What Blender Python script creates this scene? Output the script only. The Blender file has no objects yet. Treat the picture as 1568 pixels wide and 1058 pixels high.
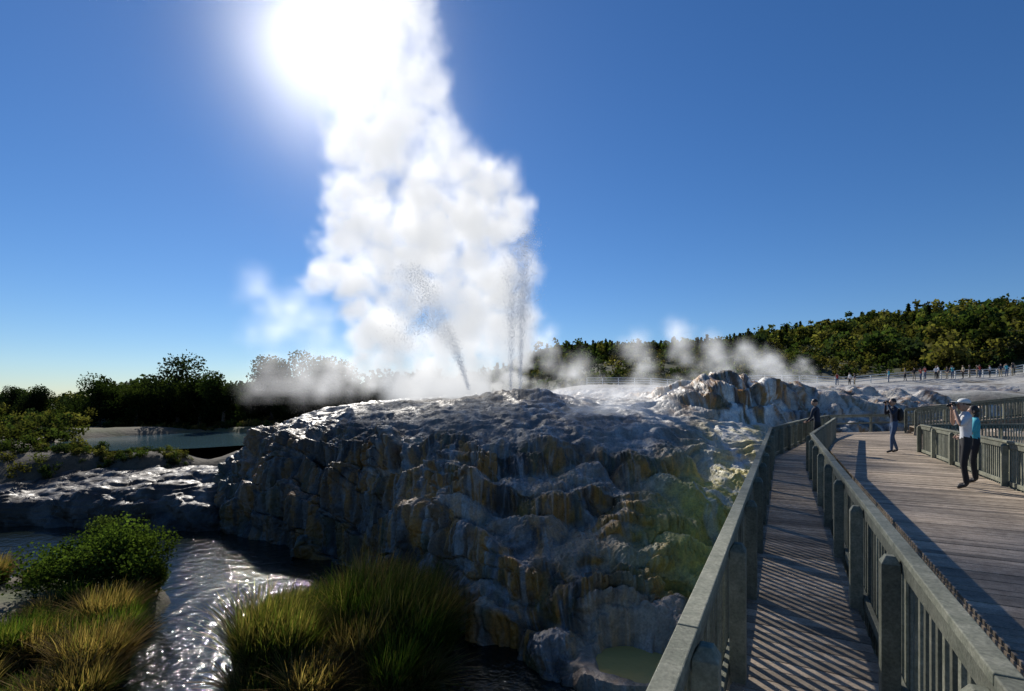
import bpy, math, numpy as np
from mathutils import Vector, Matrix
rng=np.random.default_rng(7)
scn=bpy.context.scene
# ------------------------------------------------------------------ noise
_r=np.random.default_rng(3); PERM=_r.permutation(256); PERM=np.concatenate([PERM,PERM,PERM])
G3=_r.normal(size=(256,3)); G3/=np.linalg.norm(G3,axis=1)[:,None]
def perlin(p):
    p=np.asarray(p,float); i=np.floor(p).astype(int); f=p-i; w=f*f*f*(f*(f*6-15)+10); i&=255
    out=0
    for dx in (0,1):
        for dy in (0,1):
            for dz in (0,1):
                h=PERM[PERM[PERM[(i[:,0]+dx)&255]+((i[:,1]+dy)&255)]+((i[:,2]+dz)&255)]
                g=G3[h]; d=g[:,0]*(f[:,0]-dx)+g[:,1]*(f[:,1]-dy)+g[:,2]*(f[:,2]-dz)
                out=out+d*(w[:,0] if dx else 1-w[:,0])*(w[:,1] if dy else 1-w[:,1])*(w[:,2] if dz else 1-w[:,2])
    return out*1.5
def fbm(p,o=4,g=.5):
    s=0;a=1
    for k in range(o): s=s+a*perlin(p*2**k+17.3*k); a*=g
    return s
def sst(a,b,x): t=np.clip((x-a)/(b-a),0,1); return t*t*(3-2*t)
def mix(a,b,t): return a*(1-t)+b*t
# ------------------------------------------------------------------ mesh helpers
def make_mesh(name,V,F,mat,col=None,smooth=False,link=True,mats=None,midx=None):
    V=np.asarray(V,np.float32); F=np.asarray(F,np.int32); n=F.shape[1]
    me=bpy.data.meshes.new(name)
    me.vertices.add(len(V)); me.vertices.foreach_set('co',V.ravel())
    me.loops.add(F.size); me.loops.foreach_set('vertex_index',F.ravel())
    me.polygons.add(len(F)); me.polygons.foreach_set('loop_start',np.arange(0,F.size,n,dtype=np.int32))
    try: me.polygons.foreach_set('loop_total',np.full(len(F),n,dtype=np.int32))
    except Exception: pass
    if col is not None:
        a=me.attributes.new('col','FLOAT_COLOR','POINT')
        c=np.ones((len(V),4),np.float32); c[:,:col.shape[1]]=col; a.data.foreach_set('color',c.ravel())
    for m in (mats or [mat]): me.materials.append(m)
    if midx is not None: me.polygons.foreach_set('material_index',np.asarray(midx,np.int32))
    me.polygons.foreach_set('use_smooth',np.full(len(F),smooth))
    me.update(calc_edges=True)
    ob=bpy.data.objects.new(name,me)
    if link: scn.collection.objects.link(ob)
    return ob
class MB:
    def __init__(s): s.v=[];s.f=[];s.m=[];s.n=0;s.sm=[]
    def add(s,V,F,m=0,sm=False):
        for q in V: s.v.append(tuple(q))
        for q in F: s.f.append(tuple(int(i)+s.n for i in q)); s.m.append(m); s.sm.append(sm)
        s.n+=len(V)
    def box(s,c,ax,ay,az,m=0,top=None):
        c=Vector(c);ax=Vector(ax)/2;ay=Vector(ay)/2;az=Vector(az)/2
        V=[c+i*ax+j*ay+k*az for k in(-1,1) for j in(-1,1) for i in(-1,1)]
        s.add(V,[(0,2,3,1),(4,5,7,6),(0,1,5,4),(2,6,7,3),(0,4,6,2),(1,3,7,5)],m)
    def beam(s,a,b,w,h,m=0):
        a=Vector(a);b=Vector(b);d=(b-a); u=d.normalized()
        up=Vector((0,0,1)) if abs(u.z)<.9 else Vector((0,1,0))
        r=u.cross(up).normalized(); up=r.cross(u)
        s.box((a+b)/2,d,r*w,up*h,m)
    def tube(s,pts,rad,m=0,n=8,sx=1.0):
        pts=[Vector(p) for p in pts]; V=[];F=[]
        for i,p in enumerate(pts):
            d=(pts[min(i+1,len(pts)-1)]-pts[max(i-1,0)]).normalized()
            up=Vector((0,0,1)) if abs(d.z)<.9 else Vector((1,0,0))
            a=d.cross(up).normalized(); b=a.cross(d)
            for k in range(n):
                t=2*math.pi*k/n; V.append(p+(a*math.cos(t)+b*math.sin(t)*sx)*rad[i])
        for i in range(len(pts)-1):
            for k in range(n):
                F.append((i*n+k,i*n+(k+1)%n,(i+1)*n+(k+1)%n,(i+1)*n+k))
        V.append(pts[0]);V.append(pts[-1]);e=len(V)
        for k in range(n):
            F.append((e-2,(k+1)%n,k)); F.append((e-1,(len(pts)-1)*n+k,(len(pts)-1)*n+(k+1)%n))
        s.add(V,F,m,True)
    def ell(s,c,r,m=0,nu=14,nv=9,fn=None,R=None):
        V=[];F=[]
        for j in range(nv+1):
            ph=math.pi*j/nv
            for i in range(nu):
                th=2*math.pi*i/nu
                d=Vector((math.sin(ph)*math.cos(th),math.sin(ph)*math.sin(th),math.cos(ph)))
                q=Vector((d.x*r[0],d.y*r[1],d.z*r[2]))
                if fn: q=fn(d,q)
                if R: q=R@q
                V.append(Vector(c)+q)
        for j in range(nv):
            for i in range(nu): F.append((j*nu+i,(j+1)*nu+i,(j+1)*nu+(i+1)%nu,j*nu+(i+1)%nu))
        s.add(V,F,m,True)
    def obj(s,name,mats,M=None,bevel=0):
        me=bpy.data.meshes.new(name); me.from_pydata(s.v,[],s.f)
        for m in mats: me.materials.append(m)
        me.polygons.foreach_set('material_index',s.m); me.polygons.foreach_set('use_smooth',s.sm)
        me.update(); ob=bpy.data.objects.new(name,me); scn.collection.objects.link(ob)
        if M is not None: ob.matrix_world=M
        if bevel:
            b=ob.modifiers.new('b','BEVEL'); b.width=bevel; b.segments=2; b.limit_method='ANGLE'
        return ob
# ------------------------------------------------------------------ materials
def newmat(name):
    m=bpy.data.materials.new(name); m.use_nodes=True; nt=m.node_tree; nt.nodes.clear()
    o=nt.nodes.new('ShaderNodeOutputMaterial'); return m,nt,o
def noise(nt,scale,detail=4,rough=.55,coord=None,vs=None):
    tc=nt.nodes.new('ShaderNodeTexCoord'); n=nt.nodes.new('ShaderNodeTexNoise')
    n.inputs['Scale'].default_value=scale;n.inputs['Detail'].default_value=detail;n.inputs['Roughness'].default_value=rough
    if vs:
        mp=nt.nodes.new('ShaderNodeMapping'); mp.inputs['Scale'].default_value=vs
        nt.links.new(tc.outputs['Object'],mp.inputs[0]); nt.links.new(mp.outputs[0],n.inputs['Vector'])
    else: nt.links.new(tc.outputs['Object'],n.inputs['Vector'])
    return n.outputs['Fac']
def ramp(nt,src,stops):
    r=nt.nodes.new('ShaderNodeValToRGB'); e=r.color_ramp.elements
    while len(e)<len(stops): e.new(.5)
    for i,(p,c) in enumerate(stops): e[i].position=p; e[i].color=(*c,1)
    nt.links.new(src,r.inputs[0]); return r.outputs[0]
def bump(nt,src,st,dist,prev=None):
    b=nt.nodes.new('ShaderNodeBump'); b.inputs['Strength'].default_value=st;b.inputs['Distance'].default_value=dist
    nt.links.new(src,b.inputs['Height'])
    if prev: nt.links.new(prev,b.inputs['Normal'])
    return b.outputs[0]
def mulc(nt,a,b,f=1):
    m=nt.nodes.new('ShaderNodeMix'); m.data_type='RGBA'; m.blend_type='MULTIPLY'; m.inputs[0].default_value=f
    nt.links.new(a,m.inputs[6]); nt.links.new(b,m.inputs[7]); return m.outputs[2]
def simple(name,c,rough=.7,var=.25,scale=6,bs=.3,bd=.01,vs=None,metal=0):
    m,nt,o=newmat(name); p=nt.nodes.new('ShaderNodeBsdfPrincipled')
    f=noise(nt,scale,5,.6,vs=vs)
    c=np.array(c); cr=ramp(nt,f,[(.3,tuple(c*(1-var))),(.7,tuple(np.minimum(c*(1+var),1)))])
    nt.links.new(cr,p.inputs['Base Color']); p.inputs['Roughness'].default_value=rough;p.inputs['Metallic'].default_value=metal
    nt.links.new(bump(nt,f,bs,bd),p.inputs['Normal']); nt.links.new(p.outputs[0],o.inputs[0]); return m
def attrmat(name,rough=.8,fine=20,bs=.5,bd=.02,rr=None,spec=.5,fine2=None,coat=0):
    m,nt,o=newmat(name); p=nt.nodes.new('ShaderNodeBsdfPrincipled')
    a=nt.nodes.new('ShaderNodeAttribute'); a.attribute_name='col'
    f=noise(nt,fine,6,.65); f2=noise(nt,fine2 or fine*.2,5,.6)
    c=mulc(nt,a.outputs['Color'],ramp(nt,f,[(.25,(.55,.55,.55)),(.75,(1.35,1.35,1.35))]))
    c=mulc(nt,c,ramp(nt,f2,[(.3,(.7,.7,.7)),(.7,(1.25,1.25,1.25))]))
    nt.links.new(c,p.inputs['Base Color'])
    if rr: nt.links.new(ramp(nt,f2,[(.35,(rr[0],)*3),(.65,(rr[1],)*3)]),p.inputs['Roughness'])
    else: p.inputs['Roughness'].default_value=rough
    p.inputs['Specular IOR Level'].default_value=spec
    nt.links.new(bump(nt,f,bs,bd,bump(nt,f2,bs,bd*4)),p.inputs['Normal']); nt.links.new(p.outputs[0],o.inputs[0]); return m
def leafmat(name,tr=.45,tint=(1.4,1.5,.7)):
    m,nt,o=newmat(name); a=nt.nodes.new('ShaderNodeAttribute'); a.attribute_name='col'
    p=nt.nodes.new('ShaderNodeBsdfDiffuse')
    t=nt.nodes.new('ShaderNodeBsdfTranslucent'); x=nt.nodes.new('ShaderNodeMixShader'); x.inputs[0].default_value=tr
    nt.links.new(a.outputs['Color'],p.inputs['Color'])
    g=nt.nodes.new('ShaderNodeMix'); g.data_type='RGBA'; g.blend_type='MULTIPLY'; g.inputs[0].default_value=1; g.inputs[7].default_value=(*tint,1)
    nt.links.new(a.outputs['Color'],g.inputs[6]); nt.links.new(g.outputs[2],t.inputs[0])
    nt.links.new(p.outputs[0],x.inputs[1]); nt.links.new(t.outputs[0],x.inputs[2]); nt.links.new(x.outputs[0],o.inputs[0]); return m
def watermat(name,c,rough,s1,s2,st,d1=.05):
    m,nt,o=newmat(name); p=nt.nodes.new('ShaderNodeBsdfPrincipled')
    p.inputs['Base Color'].default_value=(*c,1); p.inputs['Roughness'].default_value=rough; p.inputs['IOR'].default_value=1.33
    n1=noise(nt,s1,3,.5); n2=noise(nt,s2,4,.6)
    nt.links.new(bump(nt,n2,st,d1*.3,bump(nt,n1,st,d1)),p.inputs['Normal']); nt.links.new(p.outputs[0],o.inputs[0]); return m
def woodmat(name,c1,c2,rough=.75,spec=.3):
    m,nt,o=newmat(name); p=nt.nodes.new('ShaderNodeBsdfPrincipled'); p.inputs['Specular IOR Level'].default_value=spec
    gi=nt.nodes.new('ShaderNodeNewGeometry')
    f=noise(nt,9,6,.65); f2=noise(nt,60,3,.6); f3=noise(nt,.9,4,.6)
    c=ramp(nt,f,[(.3,c1),(.7,c2)])
    c=mulc(nt,c,ramp(nt,gi.outputs['Random Per Island'],[(0,(.58,.58,.56)),(1,(1.28,1.24,1.18))]))
    c=mulc(nt,c,ramp(nt,f2,[(.3,(.7,.7,.7)),(.65,(1.15,1.15,1.15))]))
    c=mulc(nt,c,ramp(nt,f3,[(.35,(.72,.72,.72)),(.6,(1.1,1.1,1.1))]))
    nt.links.new(c,p.inputs['Base Color']); p.inputs['Roughness'].default_value=rough
    nt.links.new(bump(nt,f2,.5,.004,bump(nt,f,.3,.01)),p.inputs['Normal']); nt.links.new(p.outputs[0],o.inputs[0]); return m
M_ground=attrmat('ground_mat',.9,14,.6,.03)
M_rock=attrmat('sinter_rock_mat',.4,16,.8,.03,rr=(.22,.7),fine2=3,spec=.5)
M_leaf=leafmat('leaf_mat'); M_grass=leafmat('grass_mat',.5)
M_bark=simple('bark_mat',(.08,.06,.045),.9,.4,8,.8,.03)
M_stream=watermat('stream_water_mat',(.010,.014,.010),.05,1.9,8,.70,.115)
M_pool=watermat('pool_water_mat',(.05,.10,.12),.08,3,12,.15,.04)
M_yel=watermat('mineral_pool_mat',(.60,.42,.13),.25,5,14,.4,.04)
M_fence=woodmat('fence_wood',(.15,.165,.125),(.30,.305,.245))
M_deck=woodmat('deck_wood',(.30,.24,.185),(.52,.44,.35),.75,.15)
M_white=simple('white_paint',(.6,.6,.58),.6)
# ------------------------------------------------------------------ sinter mound surface from a control net
def catmull(P,t):
    n=len(P); i=np.clip(np.floor(t).astype(int),0,n-2); f=(t-i)
    sh=(-1,)+(1,)*(P.ndim-1); f=f.reshape(sh)
    p0=P[np.clip(i-1,0,n-1)];p1=P[i];p2=P[i+1];p3=P[np.clip(i+2,0,n-1)]
    return .5*(2*p1+(p2-p0)*f+(2*p0-5*p1+4*p2-p3)*f*f+(3*p1-p0-3*p2+p3)*f**3)
net=[
 [(-21,41,-4),(-20,40.5,-2.6),(-19,40,-1.6),(-18,40,-.6),(-17,40,.2),(-16,41,.7),(-15,43,1.0),(-14,50,1.2),(-16,62,.6),(-16,66,-3)],
 [(-20,35,-6),(-19,35,-4.6),(-18.4,35.2,-3.4),(-17.5,35.4,-1.9),(-16.4,36,-.5),(-15.2,37,.5),(-14,40,1.0),(-13,49,1.4),(-14,62,.9),(-14,66,-3)],
 [(-17.4,27.4,-6.5),(-16.4,28,-5.4),(-16.5,28.8,-3.6),(-16.1,30,-1.9),(-14.9,31,-.2),(-13.6,33,.6),(-12.6,37,1.15),(-12,48,1.5),(-12,62,1.3),(-12,66,-3)],
 [(-10.4,22.8,-6.5),(-10.2,23.8,-5.4),(-10.1,24.3,-3.7),(-9.9,25,-1.7),(-9.6,26.2,-.1),(-9.3,28.5,.75),(-9,33,1.3),(-8.5,46,1.7),(-8,62,1.6),(-8,66,-3)],
 [(-6,19.5,-6.5),(-5.9,20.5,-5.4),(-5.8,21,-3.6),(-5.7,21.9,-1.7),(-5.6,23.4,-.1),(-5.5,26,.75),(-5.3,31,1.4),(-5,45,1.85),(-4,62,1.8),(-4,66,-3)],
 [(-1.5,14.6,-6.5),(-1.6,15.5,-5.4),(-1.7,16.4,-3.8),(-1.9,18,-2.0),(-2,20.6,-.3),(-2.2,23.8,.65),(-2,29,1.35),(-1.5,44,1.9),(0,62,2.0),(0,66,-3)],
 [(.8,12.1,-6.5),(.8,13,-5.4),(.85,14.5,-3.9),(.9,16.9,-2.5),(1.1,20,-.8),(1.3,23.8,.4),(1.5,29,1.25),(2,44,1.9),(5,62,2.4),(5,66,-3)],
 [(2.4,10.8,-6.5),(2.5,11.8,-5.4),(2.9,13.5,-3.9),(3.4,16,-2.8),(4.1,19.5,-1.2),(5,24,.15),(6,29,1.05),(7,44,1.8),(12,62,2.7),(12,66,-3)],
 [(4.6,10.6,-6.5),(4.6,11.6,-5.4),(5,13.5,-4.2),(5.6,16.3,-3.0),(6.7,20,-1.5),(8.5,25,-.05),(10,30,.9),(12,44,1.7),(20,62,3),(20,66,-3)],
 [(6.6,10.4,-6.5),(6.6,11.4,-5.5),(7.6,13.5,-4.2),(8.9,16.3,-2.9),(10.2,20,-1.5),(12,25,-.5),(14,30,.3),(19,44,1.7),(30,62,3.1),(30,66,-3)],
 [(10.5,9.4,-6.8),(11,11,-5.7),(12.5,13.5,-4.8),(14,16.3,-3.7),(16,20,-2.6),(19,25,-1.6),(22,31,-.5),(30,44,1.6),(45,62,3.1),(45,66,-3)],
 [(20,9,-6.9),(21,11,-6),(22,13.5,-5.2),(24,16.3,-4),(26,20,-3),(30,25,-2),(35,32,-.8),(45,46,1.6),(62,62,3.1),(62,66,-3)]]
net=np.array(net,float)
def build_net(net,uu,vv):
    C=catmull(net,uu); C=np.swapaxes(C,0,1); return catmull(C,vv)
def gnormals(S):
    du=np.gradient(S,axis=1);dv=np.gradient(S,axis=0); n=np.cross(du,dv); n/=np.linalg.norm(n,axis=2)[...,None]+1e-9
    return n
uu=np.concatenate([np.linspace(0,1.5,60,endpoint=False),np.linspace(1.5,9.2,900,endpoint=False),np.linspace(9.2,11,120)])
vv=np.concatenate([np.linspace(0,1,14,endpoint=False),np.linspace(1,5,430,endpoint=False),np.linspace(5,6,100,endpoint=False),np.linspace(6,7,70,endpoint=False),np.linspace(7,9,40)])
def quadgrid(nv,nu):
    i=np.arange(nv-1)[:,None]*nu+np.arange(nu-1)[None,:]
    return np.stack([i,i+1,i+nu+1,i+nu],-1).reshape(-1,4)
S=build_net(net,uu,vv)
X,Y=S[...,0].copy(),S[...,1].copy()
for (bx,by,h,s) in [(12.4,32.5,1.4,1.8),(15.0,34,1.9,2.0),(17.6,35.5,1.5,1.9),(21,36.5,1.3,2.4),(26,38,1.2,3),(10.8,33.5,.5,1.5),(-.8,38,.55,1.4),(1.6,37.5,.6,1.2),(3.6,37,.25,1.8),(14.5,41,1.7,3.0),(33,44,1.1,4),(24,47,1.2,4)]:
    S[...,2]+=h*np.exp(-.5*((X-bx)**2+(Y-by)**2)/s**2)
P=S.reshape(-1,3).copy(); VV=np.repeat(vv,len(uu))
face=sst(.6,1.4,VV)*(1-sst(4.4,5.2,VV)); hump=sst(28,31,P[:,1])*sst(8,12,P[:,0])*(1-sst(46,52,P[:,1])); face=np.maximum(face,hump); top=sst(4.3,5,VV)*(1-hump)
def terr(z,x3,per,off,k,lo=.30,hi=.92):
    nz=fbm(x3*off[0]+off[1],3)*off[2]; q=(z+nz)/per; fl=np.floor(q); g=q-fl
    g2=sst(lo,hi,g)*.94+.06*g; return z+((fl+g2)*per-nz-z)*k
loc=np.clip(.75+.8*perlin(P*.22+60)+.3*sst(-3,3,P[:,0]),.1,1)
P0=P.copy()
P[:,2]=terr(P[:,2],P0,1.5,(.2,3,1.2),.97*face*loc,.42,.95)
P[:,2]=terr(P[:,2],P0,.45,(.45,33,.5),.6*np.maximum(face*sst(-.1,.4,perlin(P0*.4+90)),top*1.3))
S1=P.reshape(S.shape); n1=gnormals(S1)
n0=gnormals(S); sg=1 if n0[200,500,2]>0 else -1
n0=n0*sg; n1=n1*sg
nn=(n0*.55+n1*.45).reshape(-1,3); nn/=np.linalg.norm(nn,axis=1)[:,None]; steep=1-np.abs(n1[...,2].reshape(-1))
amp=np.maximum(sst(.2,1.3,VV)*mix(1,.28,sst(4.2,5.2,VV)),hump*.9)
vs=np.array([1,1,.55])
wp=P0*vs+np.stack([fbm(P0*.5,2),fbm(P0*.5+9,2),fbm(P0*.5+30,2)],1)*.5
b1=np.abs(perlin(wp*.36)); b2=perlin(wp*.95+5); b3=perlin(wp*2.4+11); b4=np.abs(perlin(P*np.array([5.2,5.2,3])+3)); b5=perlin(P*12)
fl=np.abs(perlin(np.stack([P[:,0]*2.0+fbm(P0*.35,2)*1.2,P[:,1]*.4,P[:,2]*.10],1)))
fl2=np.abs(perlin(np.stack([P[:,0]*6.0+fbm(P0*.6,2)*1.5,P[:,1]*1.2,P[:,2]*.30],1)))
D=1.1*b1+.30*b2+.12*b3+.10*b4+.03*b5-.40+(.34*fl+.26*fl2)*sst(.2,.55,steep)
D*=amp
Q=P+nn*D[:,None]
Q[:,2]+=top*(.10*fbm(P*.8,3))
pd=np.hypot(Q[:,0]-3.2,(Q[:,1]-13.0)*1.05)+.22*perlin(P0*1.5)
ring=sst(.75,1.05,pd)*(1-sst(1.5,2.0,pd))*(VV>1.0); Q[:,2]=mix(Q[:,2],np.maximum(Q[:,2],-4.84+.08*b3),ring)
k=(1-sst(.8,1.15,pd))*(VV>1.0); Q[:,2]=mix(Q[:,2],-5.15,k)
# colours
dark=np.array([.056,.044,.034]); gray=np.array([.20,.182,.165]); pale=np.array([.50,.485,.45]); och=np.array([.45,.20,.03]); brn=np.array([.20,.105,.038]); yel=np.array([.72,.58,.12]); moss=np.array([.10,.10,.025]); wht=np.array([.78,.77,.70])
st=fbm(np.stack([P0[:,0]*1.9+fbm(P0*.4,2)*1.3,P0[:,1]*.3,P0[:,2]*.16],1),4,.6); st2=fbm(np.stack([P0[:,0]*3.3+7+fbm(P0*.5+3,2),P0[:,1]*.4,P0[:,2]*.2],1),4,.6); bl=fbm(P0*.33+50,4)
c=mix(dark,gray,sst(-.4,.6,st+.5*b2+.3*bl)[:,None])
c=mix(c,pale,(sst(.1,.75,st2+.4*bl)*.55)[:,None])
c=mix(c,brn,(sst(-.1,.3,fbm(np.stack([P0[:,0]*.9+280,P0[:,1]*.35,P0[:,2]*.4],1),4,.6)+.2*bl)*.85*(1-top*.6))[:,None])
c=mix(c,och,(sst(.0,.36,fbm(np.stack([P0[:,0]*1.6+80,P0[:,1]*.5,P0[:,2]*.45],1),4,.6)+.4*bl+.20*sst(-6,3,P0[:,0])-.07)*.85*(1-top*.75))[:,None])
c=mix(c,moss,(sst(.2,.55,fbm(np.stack([P0[:,0]*1.1+180,P0[:,1]*.5,P0[:,2]*.5],1),4,.6)+.15*sst(2,6,P0[:,0]))*.5*(1-top))[:,None])
c=mix(c,pale,(sst(.3,.6,fbm(np.stack([P0[:,0]*5+20,P0[:,1]*.6,P0[:,2]*.5],1),3,.6)+.2*bl)*.35*face)[:,None])
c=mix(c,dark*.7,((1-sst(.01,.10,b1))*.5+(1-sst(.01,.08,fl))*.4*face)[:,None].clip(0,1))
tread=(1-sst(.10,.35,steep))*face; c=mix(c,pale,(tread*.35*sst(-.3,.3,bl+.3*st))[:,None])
wl=-.37+.53*P[:,1]
ym=np.exp(-.5*((P[:,0]-(wl-1.6))/1.6)**2)*sst(13.5,17,P[:,1])*(1-sst(27,31,P[:,1])); c=mix(c,yel,(np.clip(ym*1.3+.7*bl*ym,0,1)*.92)[:,None])
c=mix(c,wht,(np.exp(-.5*((P[:,0]-(wl-1.8))/1.1)**2)*sst(16,20,P[:,1])*.75*sst(-.3,.3,st)+sst(3,7,P[:,0])*top*.7*sst(-.4,.3,bl)+hump*.5*sst(-.3,.3,st))[:,None].clip(0,1))
c=mix(c,mix(och,wht,.4),(ring*.6)[:,None])
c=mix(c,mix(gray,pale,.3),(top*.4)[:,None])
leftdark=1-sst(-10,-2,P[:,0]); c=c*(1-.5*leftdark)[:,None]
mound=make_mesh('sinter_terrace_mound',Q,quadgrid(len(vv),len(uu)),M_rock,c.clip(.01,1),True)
# left rock shelf
net2=np.array([[(-33,29,-6.3),(-33,30,-5.0),(-33,31,-3.9),(-33,34,-3.2),(-33,36,-2.8),(-33,38,-4)],
 [(-29,27.8,-6.5),(-29,28.6,-5.4),(-28.8,29.5,-4.1),(-28,32,-3.5),(-28,35,-3.0),(-28,38,-4)],
 [(-24,27.0,-6.5),(-24,27.8,-5.4),(-23.8,28.6,-3.8),(-23.4,31,-3.2),(-23,34.5,-2.9),(-23,38,-4)],
 [(-20,26.5,-6.5),(-20,27.3,-5.4),(-19.8,28,-3.6),(-19.3,30.5,-3.0),(-19.5,34.5,-2.6),(-19,38,-3.4)],
 [(-16.6,26.3,-6.5),(-16.4,27,-5.4),(-16.2,27.9,-4.1),(-16,30.5,-3.2),(-16,35,-2.4),(-16,38,-3)],
 [(-13,26,-6.6),(-13,27,-6),(-13,29,-5.4),(-13,31,-4),(-13,36,-2),(-13,40,-3)]],float)
u2=np.linspace(0,5,420); v2=np.concatenate([np.linspace(0,2.3,130,endpoint=False),np.linspace(2.3,5,110)])
S2=build_net(net2,u2,v2); n2=gnormals(S2); n2*=np.sign(n2[100,200,2]); P2=S2.reshape(-1,3); V2=np.repeat(v2,len(u2))
a2=np.abs(perlin(P2*.4)); a3=perlin(P2*1.2); a4=np.abs(perlin(P2*3.4)); f2=1-sst(1.8,2.6,V2)
Q2=P2+n2.reshape(-1,3)*((a2*1.2+a3*.25+a4*.12-.3)*mix(.5,1,f2))[:,None]; Q2[:,2]=terr(Q2[:,2],P2,.3,(.4,3,.3),.6)
c2=mix(dark*.6,gray*.45,sst(-.2,.6,fbm(P2*.7,4)+.2*(1-f2))[:,None]); c2=mix(c2,pale,((1-f2)*sst(.3,.7,fbm(P2*.5+20,4))*.4)[:,None])
make_mesh('wet_rock_shelf',Q2,quadgrid(len(v2),len(u2)),attrmat('shelf_rock_mat',.5,20,.6,.02,rr=(.32,.75),fine2=2.5,spec=.35),c2,True)
# ------------------------------------------------------------------ ground sheet (terrain to the horizon)
CP=np.array([(-8,12,-6.3),(-8,16,-6.3),(-9,20,-6.3),(-11,23,-6.3),(-16,25,-6.2),(-22,26,-6.2),(-28,26,-6.1),(-8,8,-6.3),(-8,4,-6.2),(-5,18,-6.2),(-2.5,15,-6.2),(-.5,13,-6.2),(1.5,11,-6.1),(-6,20,-6.3),(-18,23.4,-6.2),(-23,23,-6.2),(-10,17.5,-6.1),(-34,25,-6),(-6.9,15.6,-6.0),(-28,23,-6),(-9.2,14,-6.1),(-7.5,10.5,-6.2),(-11,19.5,-6.2),(-14,21.5,-6.2),
(-13.2,17.3,-4.7),(-14.8,18,-4.6),(-17,19,-4.9),(-17,15,-4.5),(-12.9,14.5,-4.7),(-11.2,12,-4.8),(-12,9,-4.6),(-18,10,-4.3),(-25,15,-4.2),(-11,6,-4.8),(-22,18.3,-5.0),(-30,17,-4.6),
(-5.3,13.4,-5.0),(-3.5,13.4,-4.9),(-2.5,12.2,-5),(-4.5,11.5,-5),(-5,9,-5.1),(-3,8,-5.1),(-4.6,14.6,-5.2),
(1,8,-5.9),(4,8,-6),(8,8,-6),(3,3,-5.6),(10,0,-5.6),(15,8,-6),(-4,0,-5.5),(-8,-8,-4.5),(8,-12,-3),(-20,0,-4),
(0,22,-6.5),(-8,28,-5),(5,22,-6.5),(12,20,-6.5),(0,30,-3),(10,30,-3),(20,24,-6),(-14,34,-5),(-5,40,-2),(8,42,-2),(-20,32,-6),(-27,32,-6),(30,24,-4),(25,36,-3),
(-30,45,-3.4),(-26,41.5,-3.4),(-34,50,-3.4),(-27,50,-3.4),(-23.5,46,-3.2),(-33,41.5,-3.3),(-30,53,-3),(-24,51,-3),(-36,46,-3.2),(-41,42,-1.4),(-38.5,38,-1.5),(-35,36.3,-1.9),(-31,36.0,-2.0),(-26,36.3,-2.0),(-20,46,-2.4),(-19,40,-2.2),(-30,59,-1.5),(-40,54,-1.3),(-21,57,-1.3),(-45,50,-1.2),(-38,33,-2.4),(-36,30,-3.9),(-45,35,-2),(-60,40,-1),
(-60,70,-.8),(-30,70,-.8),(-10,72,.6),(0,70,1.7),(12,70,2.9),(30,66,3.2),(45,66,3.3),(60,66,3.3),(16,80,3.8),(40,78,3.9),(62,76,4.1),(80,80,4.6),(20,100,4.4),(0,100,2.5),(-50,100,-.3),(-120,120,0),(0,150,3),(60,115,7),(100,95,8),(40,150,6),(60,40,1),(60,10,-2),(40,50,2.4),(75,60,4),
(400,0,4),(-400,0,2),(0,-400,2),(0,500,3),(400,400,6),(-400,400,2),(1500,1500,2),(-1500,1500,2),(0,2500,2),(200,100,8)],float)
def G(x,y):
    x=np.asarray(x,float);y=np.asarray(y,float); sh=x.shape; x=x.ravel();y=y.ravel(); out=np.empty(len(x))
    for a in range(0,len(x),40000):
        xx=x[a:a+40000];yy=y[a:a+40000]
        d2=(xx[:,None]-CP[None,:,0])**2+(yy[:,None]-CP[None,:,1])**2
        w=1/(d2+.25)**2; out[a:a+40000]=(w*CP[None,:,2]).sum(1)/w.sum(1)
    p=np.stack([x,y,0*x],1); r=np.hypot(x,y)
    out+=fbm(p*.35,4)*.16+fbm(p*.06,3)*.5*sst(60,120,r)
    hill=19.5*np.exp(-((y-235)/48)**2)*sst(-30,25,x)*(1+.08*perlin(p*.02))+ 20.5*np.exp(-.5*(((x-160)/45)**2+((y-138)/42)**2))*(1+.15*fbm(p*.02+5,3))
    hill+=8*np.exp(-.5*(((x-120)/30)**2+((y-190)/30)**2))
    hill+=6*np.exp(-.5*(((x-45)/40)**2+((y-160)/22)**2))
    out+=hill
    return out.reshape(sh)
def warp(n,a,b,c,k):
    t=np.linspace(-1,1,n); s=np.sinh(t*k)/np.sinh(k); return np.where(s<0,c+s*(c-a),c+s*(b-c))
gx=warp(480,-2500,2500,0,6.2); gy=warp(480,-2500,2500,22,6.2)
GX,GY=np.meshgrid(gx,gy); GZ=G(GX,GY)
gp=np.stack([GX.ravel(),GY.ravel(),GZ.ravel()],1)
soil=np.array([.12,.10,.07]); tan=np.array([.16,.115,.045]); grn=np.array([.06,.07,.022]); sint=np.array([.42,.41,.38])
r=np.hypot(gp[:,0],gp[:,1]); nz=fbm(gp*np.array([.25,.25,0]),4); nzb=fbm(gp*np.array([.05,.05,0])+9,4)
cg=mix(soil,grn,sst(-.3,.3,nz)[:,None]); cg=mix(cg,tan,(sst(-.35,.2,nzb)*sst(50,56,gp[:,1])*(1-sst(78,110,r))*.9)[:,None])
cg=mix(cg,sint,(sst(-2,12,gp[:,0])*sst(40,46,gp[:,1])*(1-sst(82,100,gp[:,1]))*sst(-.5,.3,nz+.3))[:,None])
cg=mix(cg,grn*.8,sst(98,125,r)[:,None]); cg=mix(cg,soil*.4,((1-sst(-5.3,-4.9,gp[:,2]))*(1-sst(40,60,r)))[:,None])
cg=mix(cg,soil*.6,((1-sst(38,41,gp[:,1]))*sst(28,32,gp[:,1]))[:,None])
make_mesh('ground',gp,quadgrid(480,480),M_ground,cg.clip(.01,1),True)
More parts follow.
